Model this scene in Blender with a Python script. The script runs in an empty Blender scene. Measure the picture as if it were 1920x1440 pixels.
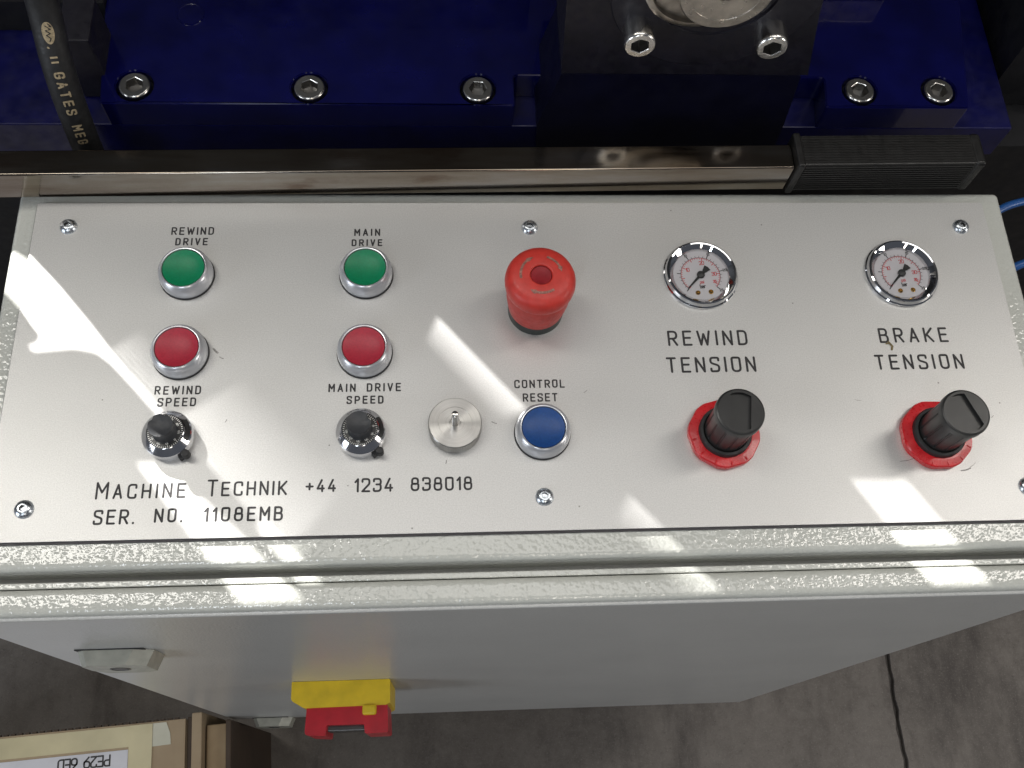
import bpy, bmesh, math, random
from mathutils import Vector, Matrix
from mathutils.geometry import tessellate_polygon
R = math.radians
PI = math.pi
random.seed(7)
scene = bpy.context.scene
col = scene.collection

# ------------------------------------------------------------------ camera
cam_d = bpy.data.cameras.new("camera")
cam = bpy.data.objects.new("camera", cam_d); col.objects.link(cam)
cam.location = (-0.04547, -0.119845, 0.480349)
cam.rotation_euler = (0.393994546, -0.0558534474, -0.0369998371)
cam_d.sensor_fit = 'HORIZONTAL'; cam_d.sensor_width = 36.0
cam_d.lens = 36.0 * 1853.56 / 1920.0
cam_d.clip_start = 0.01; cam_d.clip_end = 60
scene.camera = cam

# ------------------------------------------------------------------ world and lamps
world = bpy.data.worlds.new("World"); scene.world = world
world.use_nodes = True
wb = world.node_tree.nodes["Background"]
wb.inputs[0].default_value = (0.80, 0.86, 1.0, 1); wb.inputs[1].default_value = 0.10

def area_lamp(name, loc, target, sx, sy, power, color):
    l = bpy.data.lights.new(name, 'AREA'); l.shape = 'RECTANGLE'
    l.size = sx; l.size_y = sy; l.energy = power; l.color = color
    o = bpy.data.objects.new(name, l); col.objects.link(o); o.location = loc
    o.rotation_euler = (Vector(target) - Vector(loc)).to_track_quat('-Z', 'Y').to_euler()
    return o
area_lamp("overhead_fill", (-1.65, 0.85, 3.0), (0, 0.1, 0), 0.42, 1.9, 33, (1.0, 0.97, 0.90))
area_lamp("overhead_fill", (2.25, 0.85, 3.0), (0, 0.1, 0), 0.45, 1.9, 32, (1.0, 0.95, 0.88))
area_lamp("front_fill", (-0.9, -2.2, 2.4), (0, 0, -0.2), 0.25, 1.6, 16, (0.86, 0.93, 1.0))  # cool fill added in front to brighten the door
area_lamp("side_fill", (-2.6, -1.3, 0.75), (0, 0, -0.2), 0.9, 1.1, 24, (0.86, 0.92, 1.0))  # added side lamp for chrome glints and the door's left part
area_lamp("side_fill", (2.9, -0.7, 1.0), (0, 0, 0), 0.7, 1.0, 18, (1.0, 0.95, 0.88))  # added side lamp, gives glints on the bezels from the right
area_lamp("front_fill", (0.5, -2.6, 2.6), (0, 0, -0.2), 0.25, 1.6, 10, (1.0, 0.93, 0.82))  # warm fill added from the front

area_lamp("overhead_fill", (0.25, 0.35, 3.0), (0, 0.05, 0), 2.0, 1.0, 17, (1.0, 0.97, 0.93))  # broad overhead fill added to brighten the front of the panel
# daylight beam entering low from behind the machine, through the openings of an added gobo
BEAM = Vector((0.6, -0.8, -0.65)).normalized()
SUN = Vector((0.0, 0.07, 0.0)) - BEAM * 8.0
sl = bpy.data.lights.new("daylight_beam", 'SPOT'); sl.energy = 11000; sl.color = (1.0, 0.98, 0.95)
sl.shadow_soft_size = 0.028; sl.spot_size = R(7.0); sl.spot_blend = 0.1
so = bpy.data.objects.new("daylight_beam", sl); col.objects.link(so); so.location = SUN
so.rotation_euler = BEAM.to_track_quat('-Z', 'Y').to_euler()

scene.view_settings.view_transform = 'Standard'; scene.view_settings.look = 'None'
scene.view_settings.exposure = -0.13; scene.view_settings.gamma = 1
scene.cycles.use_denoising = True
scene.cycles.max_bounces = 8

# ------------------------------------------------------------------ materials
def new_mat(name):
    m = bpy.data.materials.new(name); m.use_nodes = True
    nt = m.node_tree
    return m, nt, nt.nodes["Principled BSDF"]
def setp(b, **k):
    for n, v in k.items(): b.inputs[n.replace('_', ' ')].default_value = v
def coords(nt, scale=(1, 1, 1), obj=True):
    tc = nt.nodes.new('ShaderNodeTexCoord'); mp = nt.nodes.new('ShaderNodeMapping')
    mp.inputs['Scale'].default_value = scale
    nt.links.new(tc.outputs['Object' if obj else 'Generated'], mp.inputs[0])
    return mp.outputs[0]
def noise(nt, vec, scale, detail=3, rough=.5):
    n = nt.nodes.new('ShaderNodeTexNoise'); n.inputs['Scale'].default_value = scale
    n.inputs['Detail'].default_value = detail; n.inputs['Roughness'].default_value = rough
    nt.links.new(vec, n.inputs['Vector']); return n.outputs['Fac']
def ramp(nt, fac, stops):
    r = nt.nodes.new('ShaderNodeValToRGB'); e = r.color_ramp.elements
    while len(e) < len(stops): e.new(.5)
    for x, (p, c) in zip(e, stops):
        x.position = p; x.color = c if len(c) == 4 else (*c, 1)
    nt.links.new(fac, r.inputs[0]); return r.outputs[0]
def bump(nt, b, h, strength, dist):
    n = nt.nodes.new('ShaderNodeBump'); n.inputs['Strength'].default_value = strength
    n.inputs['Distance'].default_value = dist
    nt.links.new(h, n.inputs['Height']); nt.links.new(n.outputs[0], b.inputs['Normal']); return n
def g(v): return (v, v, v)
def mixc(nt, fac, a, bcol):
    m = nt.nodes.new('ShaderNodeMix'); m.data_type = 'RGBA'
    for s, v in ((6, a), (7, bcol)):
        if isinstance(v, tuple): m.inputs[s].default_value = (*v, 1)
        else: nt.links.new(v, m.inputs[s])
    if isinstance(fac, float): m.inputs[0].default_value = fac
    else: nt.links.new(fac, m.inputs[0])
    return m.outputs[2]
def simple(name, c, rough=.5, metal=0., coat=0., nscale=60, var=.15, bmp=0., bscale=300, ns=None, rv=.2):
    """a paint / plastic / metal with slight mottling and optional fine relief"""
    m, nt, b = new_mat(name); v = coords(nt, ns or (1, 1, 1))
    n = noise(nt, v, nscale, 4)
    lo = tuple(x * (1 - var) for x in c); hi = tuple(min(1, x * (1 + var)) for x in c)
    nt.links.new(ramp(nt, n, [(.3, lo), (.7, hi)]), b.inputs['Base Color'])
    r = ramp(nt, noise(nt, v, nscale * 2.3, 3), [(.3, g(max(.03, rough * (1 - rv)))), (.7, g(min(1, rough * (1 + rv))))])
    nt.links.new(r, b.inputs['Roughness'])
    setp(b, Metallic=metal, Coat_Weight=coat)
    if bmp: bump(nt, b, noise(nt, v, bscale, 3), bmp, .0004)
    return m

# anodised aluminium front panel: fine grain, dust, faint scratches
def panel_mat():
    m, nt, b = new_mat("anodised_aluminium"); v = coords(nt)
    fine = noise(nt, v, 1500, 3, .7)
    big = noise(nt, v, 14, 4)
    c1 = ramp(nt, fine, [(.28, (.49, .485, .475)), (.72, (.67, .665, .65))])
    c2 = mixc(nt, ramp(nt, big, [(.35, g(0)), (.7, g(.16))]), c1, (.50, .49, .47))
    sp = nt.nodes.new('ShaderNodeTexVoronoi'); sp.inputs['Scale'].default_value = 95
    nt.links.new(v, sp.inputs['Vector'])
    keep = nt.nodes.new('ShaderNodeMath'); keep.operation = 'GREATER_THAN'; keep.inputs[1].default_value = .90
    sepc = nt.nodes.new('ShaderNodeSeparateColor'); nt.links.new(sp.outputs['Color'], sepc.inputs[0])
    nt.links.new(sepc.outputs[0], keep.inputs[0])
    dot = nt.nodes.new('ShaderNodeMath'); dot.operation = 'LESS_THAN'; dot.inputs[1].default_value = .045
    nt.links.new(sp.outputs['Distance'], dot.inputs[0])
    mul = nt.nodes.new('ShaderNodeMath'); mul.operation = 'MULTIPLY'
    nt.links.new(keep.outputs[0], mul.inputs[0]); nt.links.new(dot.outputs[0], mul.inputs[1])
    mul2 = nt.nodes.new('ShaderNodeMath'); mul2.operation = 'MULTIPLY'; mul2.inputs[1].default_value = .7
    nt.links.new(mul.outputs[0], mul2.inputs[0])
    c3 = mixc(nt, mul2.outputs[0], c2, (.12, .11, .10))
    nt.links.new(c3, b.inputs['Base Color'])
    setp(b, Metallic=.45, Coat_Weight=.22, Coat_Roughness=.16)
    nt.links.new(ramp(nt, fine, [(.2, g(.36)), (.8, g(.44))]), b.inputs['Roughness'])
    bump(nt, b, noise(nt, v, 1700, 3), .35, .00012)
    return m
M = {}
M['panel'] = panel_mat()
M['panel_gap'] = simple("panel_gap_shade", (.035, .03, .035), .5)
def orange_peel(name, c, s=1.0, rough=.08, bs=.5, bscale=400):
    m, nt, b = new_mat(name); v = coords(nt)
    n = noise(nt, v, bscale, 1, .4); big0 = noise(nt, v, 9, 4, .6); sp = noise(nt, v, 1100, 2, .8)
    mm_ = nt.nodes.new('ShaderNodeMath'); mm_.operation = 'MULTIPLY_ADD'; mm_.inputs[1].default_value = .5
    nt.links.new(sp, mm_.inputs[0]); hf = nt.nodes.new('ShaderNodeMath'); hf.operation = 'MULTIPLY'; hf.inputs[1].default_value = .5
    nt.links.new(big0, hf.inputs[0]); nt.links.new(hf.outputs[0], mm_.inputs[2]); big = mm_.outputs[0]
    lo = tuple(x * .86 for x in c); hi = tuple(x * 1.06 for x in c)
    nt.links.new(ramp(nt, big, [(.3, lo), (.7, hi)]), b.inputs['Base Color'])
    setp(b, Roughness=rough); b.inputs['Specular IOR Level'].default_value = .6
    bump(nt, b, n, bs, .0007)
    return m
M['paint'] = orange_peel("light_grey_textured_paint", (.58, .588, .545))
M['paint_door'] = orange_peel("light_grey_satin_paint", (.58, .58, .56), rough=.28, bs=.3, bscale=700)
M['gasket'] = simple("black_gasket_rubber", (.02, .02, .021), .6)
M['blue_ledge'] = simple("dark_blue_worn_paint", (.0024, .003, .062), .36, nscale=60, var=.3, bmp=.1, bscale=200)
M['ink'] = simple("black_engraving_fill", (.022, .02, .022), .55, nscale=500, var=.5)
M['silver'] = simple("satin_silver_plastic", (.60, .61, .64), .27, metal=.6, nscale=8, var=.01, rv=.01)
def lens_mat(name, c, edge):
    m, nt, b = new_mat(name); v = coords(nt)
    n = noise(nt, v, 900, 3)
    sx = nt.nodes.new('ShaderNodeSeparateXYZ'); nt.links.new(v, sx.inputs[0])
    lo = tuple(x * .8 for x in c)
    nt.links.new(ramp(nt, n, [(.3, lo), (.75, c)]), b.inputs['Base Color'])
    setp(b, Roughness=.45, Subsurface_Weight=.25)
    b.inputs['Subsurface Radius'].default_value = edge; b.inputs['Subsurface Scale'].default_value = .004
    bump(nt, b, noise(nt, v, 1500, 2), .15, .0001)
    return m
M['green'] = lens_mat("green_translucent_lens", (.0, .25, .105), (.1, 1, .4))
M['redlens'] = lens_mat("red_translucent_lens", (.47, .028, .055), (1, .2, .2))
M['bluelens'] = lens_mat("blue_translucent_lens", (.008, .070, .27), (.1, .3, 1))
M['estop'] = simple("red_mushroom_plastic", (.55, .038, .028), .45, nscale=260, var=.10, bmp=.2, bscale=900)
M['estop_dull'] = simple("red_rubber_shroud", (.52, .055, .045), .55, nscale=200, var=.12, bmp=.3, bscale=700)
M['estop_core'] = simple("dark_red_insert", (.26, .008, .015), .35, nscale=300)
M['arrow'] = simple("worn_grey_print", (.30, .13, .10), .6, nscale=900, var=.45)
M['blackplastic'] = simple("black_plastic", (.020, .020, .020), .34, nscale=90, var=.2, rv=.1, bmp=.05, bscale=900)
M['blackmatte'] = simple("matt_black_rubber", (.020, .020, .021), .55, nscale=200, var=.3, bmp=.2, bscale=900)
M['gripblack'] = simple("soft_black_grip", (.006, .0058, .0056), .42, nscale=120, var=.3)
M['greyknob'] = simple("grey_black_knob", (.035, .037, .042), .45, nscale=200, var=.3, bmp=.25, bscale=1500)
M['darkbase'] = simple("dark_green_black_base", (.02, .028, .026), .5)
M['chrome'] = simple("chrome", (.74, .74, .75), .035, metal=1., nscale=60, var=.05)
M['chrome2'] = simple("satin_chrome", (.80, .80, .82), .13, metal=1., nscale=60, var=.05)
M['zinc'] = simple("zinc_plated_steel", (.62, .66, .70), .28, metal=1., nscale=700, var=.15, bmp=.15, bscale=1200)
M['bolt'] = simple("bright_bolt_steel", (.76, .74, .71), .24, metal=1., nscale=90, var=.08, rv=.08, bmp=.03, bscale=900)
M['socket'] = simple("socket_shade_steel", (.10, .095, .09), .4, metal=.8, nscale=300)  # recess shade put into the colour of the socket walls
M['dial'] = simple("white_dial_card", (.66, .64, .67), .5, nscale=60, var=.03)
M['dialred'] = simple("red_dial_print", (.60, .06, .07), .6)
M['white'] = simple("white_print", (.75, .75, .72), .6)
M['brass'] = simple("brass", (.75, .48, .16), .18, metal=1., nscale=300)
M['rednut'] = simple("red_plastic_nut", (.60, .012, .018), .30, nscale=250, var=.12, coat=.2)
M['blue'] = simple("dark_blue_gloss_paint", (.0024, .003, .062), .16, coat=.6, nscale=40, var=.25, bmp=.08, bscale=120)
M['bluedark'] = simple("blue_black_paint", (.004, .004, .016), .35, nscale=40, var=.3)
M['black'] = simple("shade_black", (.004, .004, .006), .6, nscale=40, var=.3)  # near-black colour stands in for the deep shade on the machine body
M['housing'] = simple("charcoal_machined_face", (.009, .008, .015), .5, nscale=90, var=.25)
M['shaft'] = simple("turned_shaft_steel", (.42, .38, .33), .32, metal=.9, nscale=120, var=.3, bmp=.3, bscale=600)
M['yellow'] = simple("yellow_plastic", (.78, .55, .02), .45, nscale=70, var=.12, bmp=.2, bscale=400)
M['redhandle'] = simple("red_switch_handle", (.50, .012, .025), .38, nscale=90, var=.15)
M['steeldark'] = simple("dark_steel_pin", (.10, .10, .10), .35, metal=.9)
M['latch'] = simple("grey_zinc_latch", (.46, .46, .40), .45, metal=.1, nscale=150, var=.12)
M['airhose'] = simple("pale_blue_tube", (.018, .09, .30), .35)
M['gobo'] = simple("black_gobo_sheet", (.006, .006, .007), .55, nscale=30)
M['white_paper'] = simple("white_paper", (.62, .62, .66), .7, nscale=30, var=.08)
M['tape'] = simple("cream_parcel_tape", (.52, .46, .28), .35, nscale=25, var=.12)
M['tape2'] = simple("clear_tape", (.46, .45, .36), .25, nscale=25, var=.12)

# stainless square tube: drawn finish, brown reflections tinted into the base colour, dark smears
def tube_mat():
    m, nt, b = new_mat("polished_stainless_tube")
    v = coords(nt, (1, 6, 6)); vl = coords(nt, (.5, 45, 45))
    st = noise(nt, vl, 30, 4, .6); bl = noise(nt, v, 9, 5, .62); bl2 = noise(nt, coords(nt, (1, 2, 2)), 22, 4, .6)
    c1 = ramp(nt, bl, [(.25, (.17, .12, .085)), (.5, (.29, .25, .205)), (.75, (.40, .385, .365))])
    c2 = mixc(nt, ramp(nt, bl2, [(.60, g(0)), (.72, g(.8))]), c1, (.16, .11, .08))
    nt.links.new(c2, b.inputs['Base Color']); setp(b, Metallic=1.)
    nt.links.new(ramp(nt, st, [(.3, g(.07)), (.75, g(.19))]), b.inputs['Roughness'])
    bump(nt, b, st, .05, .0002)
    return m
M['tube'] = tube_mat()
# radially turned nut face
def turned_mat():
    m, nt, b = new_mat("turned_steel")
    tc = nt.nodes.new('ShaderNodeTexCoord')
    ln = nt.nodes.new('ShaderNodeVectorMath'); ln.operation = 'LENGTH'
    mp = nt.nodes.new('ShaderNodeMapping'); mp.inputs['Scale'].default_value = (1, 1, 0)
    nt.links.new(tc.outputs['Object'], mp.inputs[0]); nt.links.new(mp.outputs[0], ln.inputs[0])
    cx = nt.nodes.new('ShaderNodeCombineXYZ'); nt.links.new(ln.outputs['Value'], cx.inputs[0])
    n = noise(nt, cx.outputs[0], 2200, 4, .7)
    setp(b, Metallic=1.); b.inputs['Anisotropic'].default_value = .9; b.inputs['Anisotropic Rotation'].default_value = .25
    tg = nt.nodes.new('ShaderNodeTangent'); tg.direction_type = 'RADIAL'; tg.axis = 'Z'
    nt.links.new(tg.outputs[0], b.inputs['Tangent'])
    nt.links.new(ramp(nt, n, [(.3, (.36, .35, .33)), (.7, (.54, .53, .51))]), b.inputs['Base Color'])
    setp(b, Roughness=.28)
    bump(nt, b, n, .15, .0002)
    return m
M['turned'] = turned_mat()
def glass_mat():
    m, nt, b = new_mat("clear_gauge_pane")
    nt.nodes.remove(b)
    out = nt.nodes["Material Output"]
    t = nt.nodes.new('ShaderNodeBsdfTransparent'); t.inputs[0].default_value = (.95, .96, .96, 1)
    gl = nt.nodes.new('ShaderNodeBsdfGlossy'); gl.inputs['Roughness'].default_value = .03
    fr = nt.nodes.new('ShaderNodeFresnel'); fr.inputs[0].default_value = 1.45
    mx = nt.nodes.new('ShaderNodeMixShader')
    nt.links.new(fr.outputs[0], mx.inputs[0]); nt.links.new(t.outputs[0], mx.inputs[1]); nt.links.new(gl.outputs[0], mx.inputs[2])
    nt.links.new(mx.outputs[0], out.inputs[0])
    return m
M['glass'] = glass_mat()
def floor_mat():
    m, nt, b = new_mat("stained_concrete"); v = coords(nt)
    a = noise(nt, v, 3.2, 6, .65); f = noise(nt, v, 70, 5, .75); s = noise(nt, coords(nt, (1, .35, 1)), 9, 5, .7)
    c1 = ramp(nt, a, [(.3, (.100, .086, .076)), (.55, (.155, .136, .120)), (.75, (.23, .205, .185))])
    c2 = mixc(nt, ramp(nt, f, [(.35, g(0)), (.8, g(.55))]), c1, (.26, .235, .21))
    c3 = mixc(nt, ramp(nt, s, [(.52, g(0)), (.68, g(.7))]), c2, (.065, .056, .052))
    nt.links.new(c3, b.inputs['Base Color'])
    nt.links.new(ramp(nt, s, [(.3, g(.45)), (.7, g(.8))]), b.inputs['Roughness'])
    gr = noise(nt, v, 420, 3, .8); c4 = mixc(nt, ramp(nt, gr, [(.55, g(0)), (.75, g(.55))]), c3, (.34, .31, .28))
    c5 = mixc(nt, ramp(nt, noise(nt, v, 230, 4, .8), [(.58, g(0)), (.72, g(.6))]), c4, (.05, .042, .038)); nt.links.new(c5, b.inputs['Base Color'])
    bump(nt, b, f, .4, .002)
    return m
M['floor'] = floor_mat()
def card_mat(name, base, dark):
    m, nt, b = new_mat(name)
    a = noise(nt, coords(nt), 12, 5, .6); s = noise(nt, coords(nt, (1, .05, 1)), 160, 3)
    c = mixc(nt, ramp(nt, s, [(.35, g(0)), (.7, g(.35))]), ramp(nt, a, [(.3, dark), (.65, base)]), dark)
    nt.links.new(c, b.inputs['Base Color']); setp(b, Roughness=.75)
    bump(nt, b, s, .2, .0006)
    return m
M['card'] = card_mat("brown_cardboard", (.40, .31, .20), (.30, .22, .14))
M['carddark'] = card_mat("dark_cardboard", (.075, .05, .032), (.04, .026, .018))
M['timber'] = card_mat("pallet_timber", (.42, .32, .20), (.26, .18, .10))

# ------------------------------------------------------------------ helpers
mm = .001
def link(o, parent=None):
    col.objects.link(o)
    if parent: o.parent = parent
    return o
def obj(name, bm, mat, parent=None, loc=None, smooth=None, label=None):
    me = bpy.data.meshes.new(name); bmesh.ops.recalc_face_normals(bm, faces=bm.faces); bm.to_mesh(me); bm.free()
    mats = mat if isinstance(mat, (list, tuple)) else [mat]
    for x in mats: me.materials.append(M[x])
    o = bpy.data.objects.new(name, me); link(o, parent)
    if loc: o.location = loc
    if smooth is not None:
        for p in me.polygons: p.use_smooth = True
        me.set_sharp_from_angle(angle=R(smooth))
        wn = o.modifiers.new('normals', 'WEIGHTED_NORMAL'); wn.keep_sharp = True; wn.weight = 80
    if label: o['label'] = label
    return o
def thing(name, label, cat, loc=(0, 0, 0), rz=0, group=None):
    o = bpy.data.objects.new(name, None); o.empty_display_size = .02; link(o)
    o.location = loc; o.rotation_euler = (0, 0, rz); o['label'] = label; o['category'] = cat
    if group: o['group'] = group
    return o
def box(bm, x0, x1, y0, y1, z0, z1, bev=0, seg=2, mi=0):
    r = bmesh.ops.create_cube(bm, size=1)
    for v in r['verts']:
        v.co = Vector((x0 + (v.co.x + .5) * (x1 - x0), y0 + (v.co.y + .5) * (y1 - y0), z0 + (v.co.z + .5) * (z1 - z0)))
    fs = {f for v in r['verts'] for f in v.link_faces}
    for f in fs: f.material_index = mi
    if bev:
        es = {e for v in r['verts'] for e in v.link_edges}
        bmesh.ops.bevel(bm, geom=list(es), offset=bev, segments=seg, profile=.5, affect='EDGES')
    return bm
def lathe(bm, prof, n=64, mod=None, c=(0, 0), mi=0, cap=True):
    """prof: list of (r, z) from outside-bottom to centre-top; r=0 closes"""
    rings = []
    for (r, z) in prof:
        if r <= 1e-9: rings.append([bm.verts.new((c[0], c[1], z))]); continue
        ring = []
        for i in range(n):
            a = 2 * PI * i / n; rr = r * (mod(a, z) if mod else 1)
            ring.append(bm.verts.new((c[0] + rr * math.cos(a), c[1] + rr * math.sin(a), z)))
        rings.append(ring)
    for a, b in zip(rings, rings[1:]):
        for i in range(n):
            j = (i + 1) % n
            vs = [a[i] if len(a) > 1 else a[0], a[j] if len(a) > 1 else None, b[j] if len(b) > 1 else b[0], b[i] if len(b) > 1 else None]
            vs = [v for v in vs if v is not None]
            if len(set(vs)) >= 3:
                f = bm.faces.new(vs); f.material_index = mi
    if cap and len(rings[-1]) > 1: bm.faces.new(rings[-1]).material_index = mi
    return bm
def prism(bm, loops, z0, z1, mi=0, top=True, bottom=True):
    """extrude outline loops[0] with holes loops[1:] between z0 and z1"""
    polys = [[Vector((x, y, 0)) for x, y in l] for l in loops]
    tri = tessellate_polygon(polys)
    flat = [p for l in polys for p in l]
    up = [bm.verts.new((p.x, p.y, z1)) for p in flat]
    dn = [bm.verts.new((p.x, p.y, z0)) for p in flat]
    for a, b, c in tri:
        if top: bm.faces.new((up[a], up[b], up[c])).material_index = mi
        if bottom: bm.faces.new((dn[c], dn[b], dn[a])).material_index = mi
    k = 0
    for l in polys:
        n = len(l)
        for i in range(n):
            j = (i + 1) % n
            bm.faces.new((dn[k + i], dn[k + j], up[k + j], up[k + i])).material_index = mi
        k += n
    return bm
def circ(r, n=32, cx=0, cy=0, a0=0, a1=2 * PI, end=False):
    m = n if not end else n + 1
    return [(cx + r * math.cos(a0 + (a1 - a0) * i / n), cy + r * math.sin(a0 + (a1 - a0) * i / n)) for i in range(m)]
def fillet(pts, closed=True, n=5):
    """pts (x,y,r): round corners"""
    out = []; N = len(pts)
    for i, p in enumerate(pts):
        x, y = p[0], p[1]; r = p[2] if len(p) > 2 else 0
        if r <= 0 or (not closed and i in (0, N - 1)): out.append((x, y)); continue
        P = Vector((x, y)); A = Vector(pts[i - 1][:2]); B = Vector(pts[(i + 1) % N][:2])
        da = (A - P).normalized(); db = (B - P).normalized()
        ang = math.acos(max(-1, min(1, da.dot(db))))
        t = min(r / math.tan(ang / 2), (A - P).length * .5, (B - P).length * .5)
        s = P + da * t; e = P + db * t
        for k in range(n + 1):
            u = k / n; q = s * (1 - u) ** 2 + P * 2 * u * (1 - u) + e * u * u
            out.append((q.x, q.y))
    return out

# ---------------- single-stroke engraving alphabet (unit height)
Wd = .54
def G():
    w = Wd; h = w / 2; r = .24
    d = {
        'A': (w, [[(0, 0), (h, 1), (w, 0)], [(.09, .3), (w - .09, .3)]]),
        'B': (w, [[(0, 0), (0, 1), (w - .04, 1, .22), (w - .04, .53, .22), (0, .53)], [(.02, .53), (w, .53, .24), (w, 0, .24), (0, 0)]]),
        'C': (w, [[(w, .76), (w, 1, r), (0, 1, r), (0, 0, r), (w, 0, r), (w, .24)]]),
        'D': (w, [[(0, 0), (0, 1), (w, 1, .3), (w, 0, .3), (0, 0)]]),
        'E': (w - .04, [[(w - .04, 0), (0, 0), (0, 1), (w - .04, 1)], [(0, .52), (w - .1, .52)]]),
        'G': (w, [[(w, .76), (w, 1, r), (0, 1, r), (0, 0, r), (w, 0, r), (w, .46), (.3, .46)]]),
        'H': (w, [[(0, 0), (0, 1)], [(w, 0), (w, 1)], [(0, .5), (w, .5)]]),
        'I': (.0, [[(0, 0), (0, 1)]]),
        'K': (w, [[(0, 0), (0, 1)], [(w, 1), (0, .36)], [(.17, .5), (w, 0)]]),
        'L': (w - .06, [[(0, 1), (0, 0), (w - .06, 0)]]),
        'M': (w + .1, [[(0, 0), (0, 1), (h + .05, .38), (w + .1, 1), (w + .1, 0)]]),
        'N': (w, [[(0, 0), (0, 1), (w, 0), (w, 1)]]),
        'O': (w, [[(h, 1), (w, 1, .26), (w, 0, .26), (0, 0, .26), (0, 1, .26), (h - .01, 1)]]),
        'P': (w, [[(0, 0), (0, 1), (w, 1, .26), (w, .45, .26), (0, .45)]]),
        'R': (w, [[(0, 0), (0, 1), (w, 1, .26), (w, .47, .26), (0, .47)], [(.26, .47), (w, 0)]]),
        'S': (w, [[(w, .80), (w, 1, r), (0, 1, r), (.0, .62, .2), (w, .42, .2), (w, 0, r), (0, 0, r), (0, .2)]]),
        'T': (w, [[(0, 1), (w, 1)], [(h, 1), (h, 0)]]),
        'V': (w, [[(0, 1), (h, 0), (w, 1)]]),
        'W': (w + .26, [[(0, 1), (.19, 0), (.40, .80), (.61, 0), (.80, 1)]]),
        '0': (w, [[(h, 1), (w, 1, .26), (w, 0, .26), (0, 0, .26), (0, 1, .26), (h - .01, 1)]]),
        '1': (.2, [[(0, .76), (.2, 1), (.2, 0)]]),
        '2': (w, [[(0, .78), (0, 1, .24), (w, 1, .26), (w, .6, .2), (0, 0), (w, 0)]]),
        '3': (w, [[(0, .8), (0, 1, .22), (w, 1, .24), (w, .54, .24), (.2, .54)], [(.2, .54), (w, .54, .24), (w, 0, .26), (0, 0, .24), (0, .2)]]),
        '4': (w, [[(.34, 1), (0, .24), (w, .24)], [(.40, .5), (.40, 0)]]),
        '5': (w, [[(w, 1), (.05, 1), (.02, .58), (w, .64, .24), (w, 0, .26), (0, 0, .22), (0, .16)]]),
        '6': (w, [[(w - .1, 1), (0, .5, .3), (0, 0, .26), (w, 0, .26), (w, .6, .26), (0, .6, .26), (.0, .3)]]),
        '7': (w, [[(0, 1), (w, 1), (.18, 0)]]),
        '8': (w, [[(h, .54), (w - .04, .54, .2), (w - .04, 1, .22), (.04, 1, .22), (.04, .54, .2), (h - .01, .54)],
                  [(h, .53), (w, .53, .24), (w, 0, .26), (0, 0, .26), (0, .53, .24), (h - .01, .53)]]),
        '9': (w, [[(w, .6), (w, .4, .26), (0, .4, .26), (0, 1, .26), (w, 1, .26), (w, .5, .3), (.1, 0)]]),
        '+': (w, [[(0, .45), (w, .45)], [(h, .2), (h, .7)]]),
        '.': (.0, [[(0, .0), (0, .03)]]),
        '=': (.3, [[(0, .3), (.3, .3)], [(0, .6), (.3, .6)]]),
        'a': (.4, [[(0, .62), (.4, .62, .15), (.4, 0)], [(.4, .36), (0, .36, .15), (0, 0, .15), (.4, 0)]]),
        'b': (.4, [[(0, 1), (0, 0), (.4, 0, .2), (.4, .62, .2), (0, .62)]]),
        'p': (.4, [[(0, -.3), (0, .62), (.4, .62, .2), (.4, 0, .2), (0, 0)]]),
        'r': (.3, [[(0, 0), (0, .62)], [(0, .4), (0, .62, .2), (.3, .62)]]),
        's': (.4, [[(.4, .62), (0, .62, .12), (0, .33, .1), (.4, .3, .1), (.4, 0, .12), (0, 0)]]),
        'i': (0, [[(0, 0), (0, .62)], [(0, .85), (0, .88)]]),
    }
    return d
GL = G()
def ribbon(bm, pts, w, z, caps=True, mi=0):
    """flat rounded stroke along pts"""
    P = [Vector(p) for p in pts]
    Q = [P[0]]
    for p in P[1:]:
        if (p - Q[-1]).length > 1e-7: Q.append(p)
    P = Q; n = len(P); L = []; Rr = []
    for i in range(1, n - 1):
        if (P[i] - P[i - 1]).angle(P[i + 1] - P[i]) > 1.0:
            ribbon(bm, [tuple(p) for p in P[:i + 1]], w, z, caps, mi)
            ribbon(bm, [tuple(p) for p in P[i:]], w, z + .0000015, caps, mi)
            return
    for i in range(n):
        d0 = (P[i] - P[i - 1]).normalized() if i else (P[1] - P[0]).normalized()
        d1 = (P[i + 1] - P[i]).normalized() if i < n - 1 else d0
        t = (d0 + d1)
        if t.length < 1e-3: t = d0
        t.normalize(); nrm = Vector((-t.y, t.x)); k = max(.45, nrm.dot(Vector((-d0.y, d0.x))))
        L.append(P[i] + nrm * w / 2 / k); Rr.append(P[i] - nrm * w / 2 / k)
    vl = [bm.verts.new((p.x, p.y, z)) for p in L]; vr = [bm.verts.new((p.x, p.y, z)) for p in Rr]
    for i in range(n - 1): bm.faces.new((vl[i], vr[i], vr[i + 1], vl[i + 1])).material_index = mi
    if caps:
        for idx, sgn in ((0, 1), (n - 1, -1)):
            d = ((P[1] - P[0]) if idx == 0 else (P[-1] - P[-2])).normalized()
            a0 = math.atan2(d.y, d.x) + PI / 2
            arc = []
            for k in range(1, 6):
                a = a0 + sgn * PI * k / 6
                arc.append(bm.verts.new((P[idx].x + w / 2 * math.cos(a), P[idx].y + w / 2 * math.sin(a), z)))
            if idx == 0: bm.faces.new([vl[0]] + arc + [vr[0]]).material_index = mi
            else: bm.faces.new([vl[-1]] + arc + [vr[-1]]).material_index = mi
def layout(text, big=None):
    """list of glyphs with widths; lower-case mark ~ prefix for small caps handled by caller"""
    return [(c, GL[c] if c != ' ' else None) for c in text]
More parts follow.
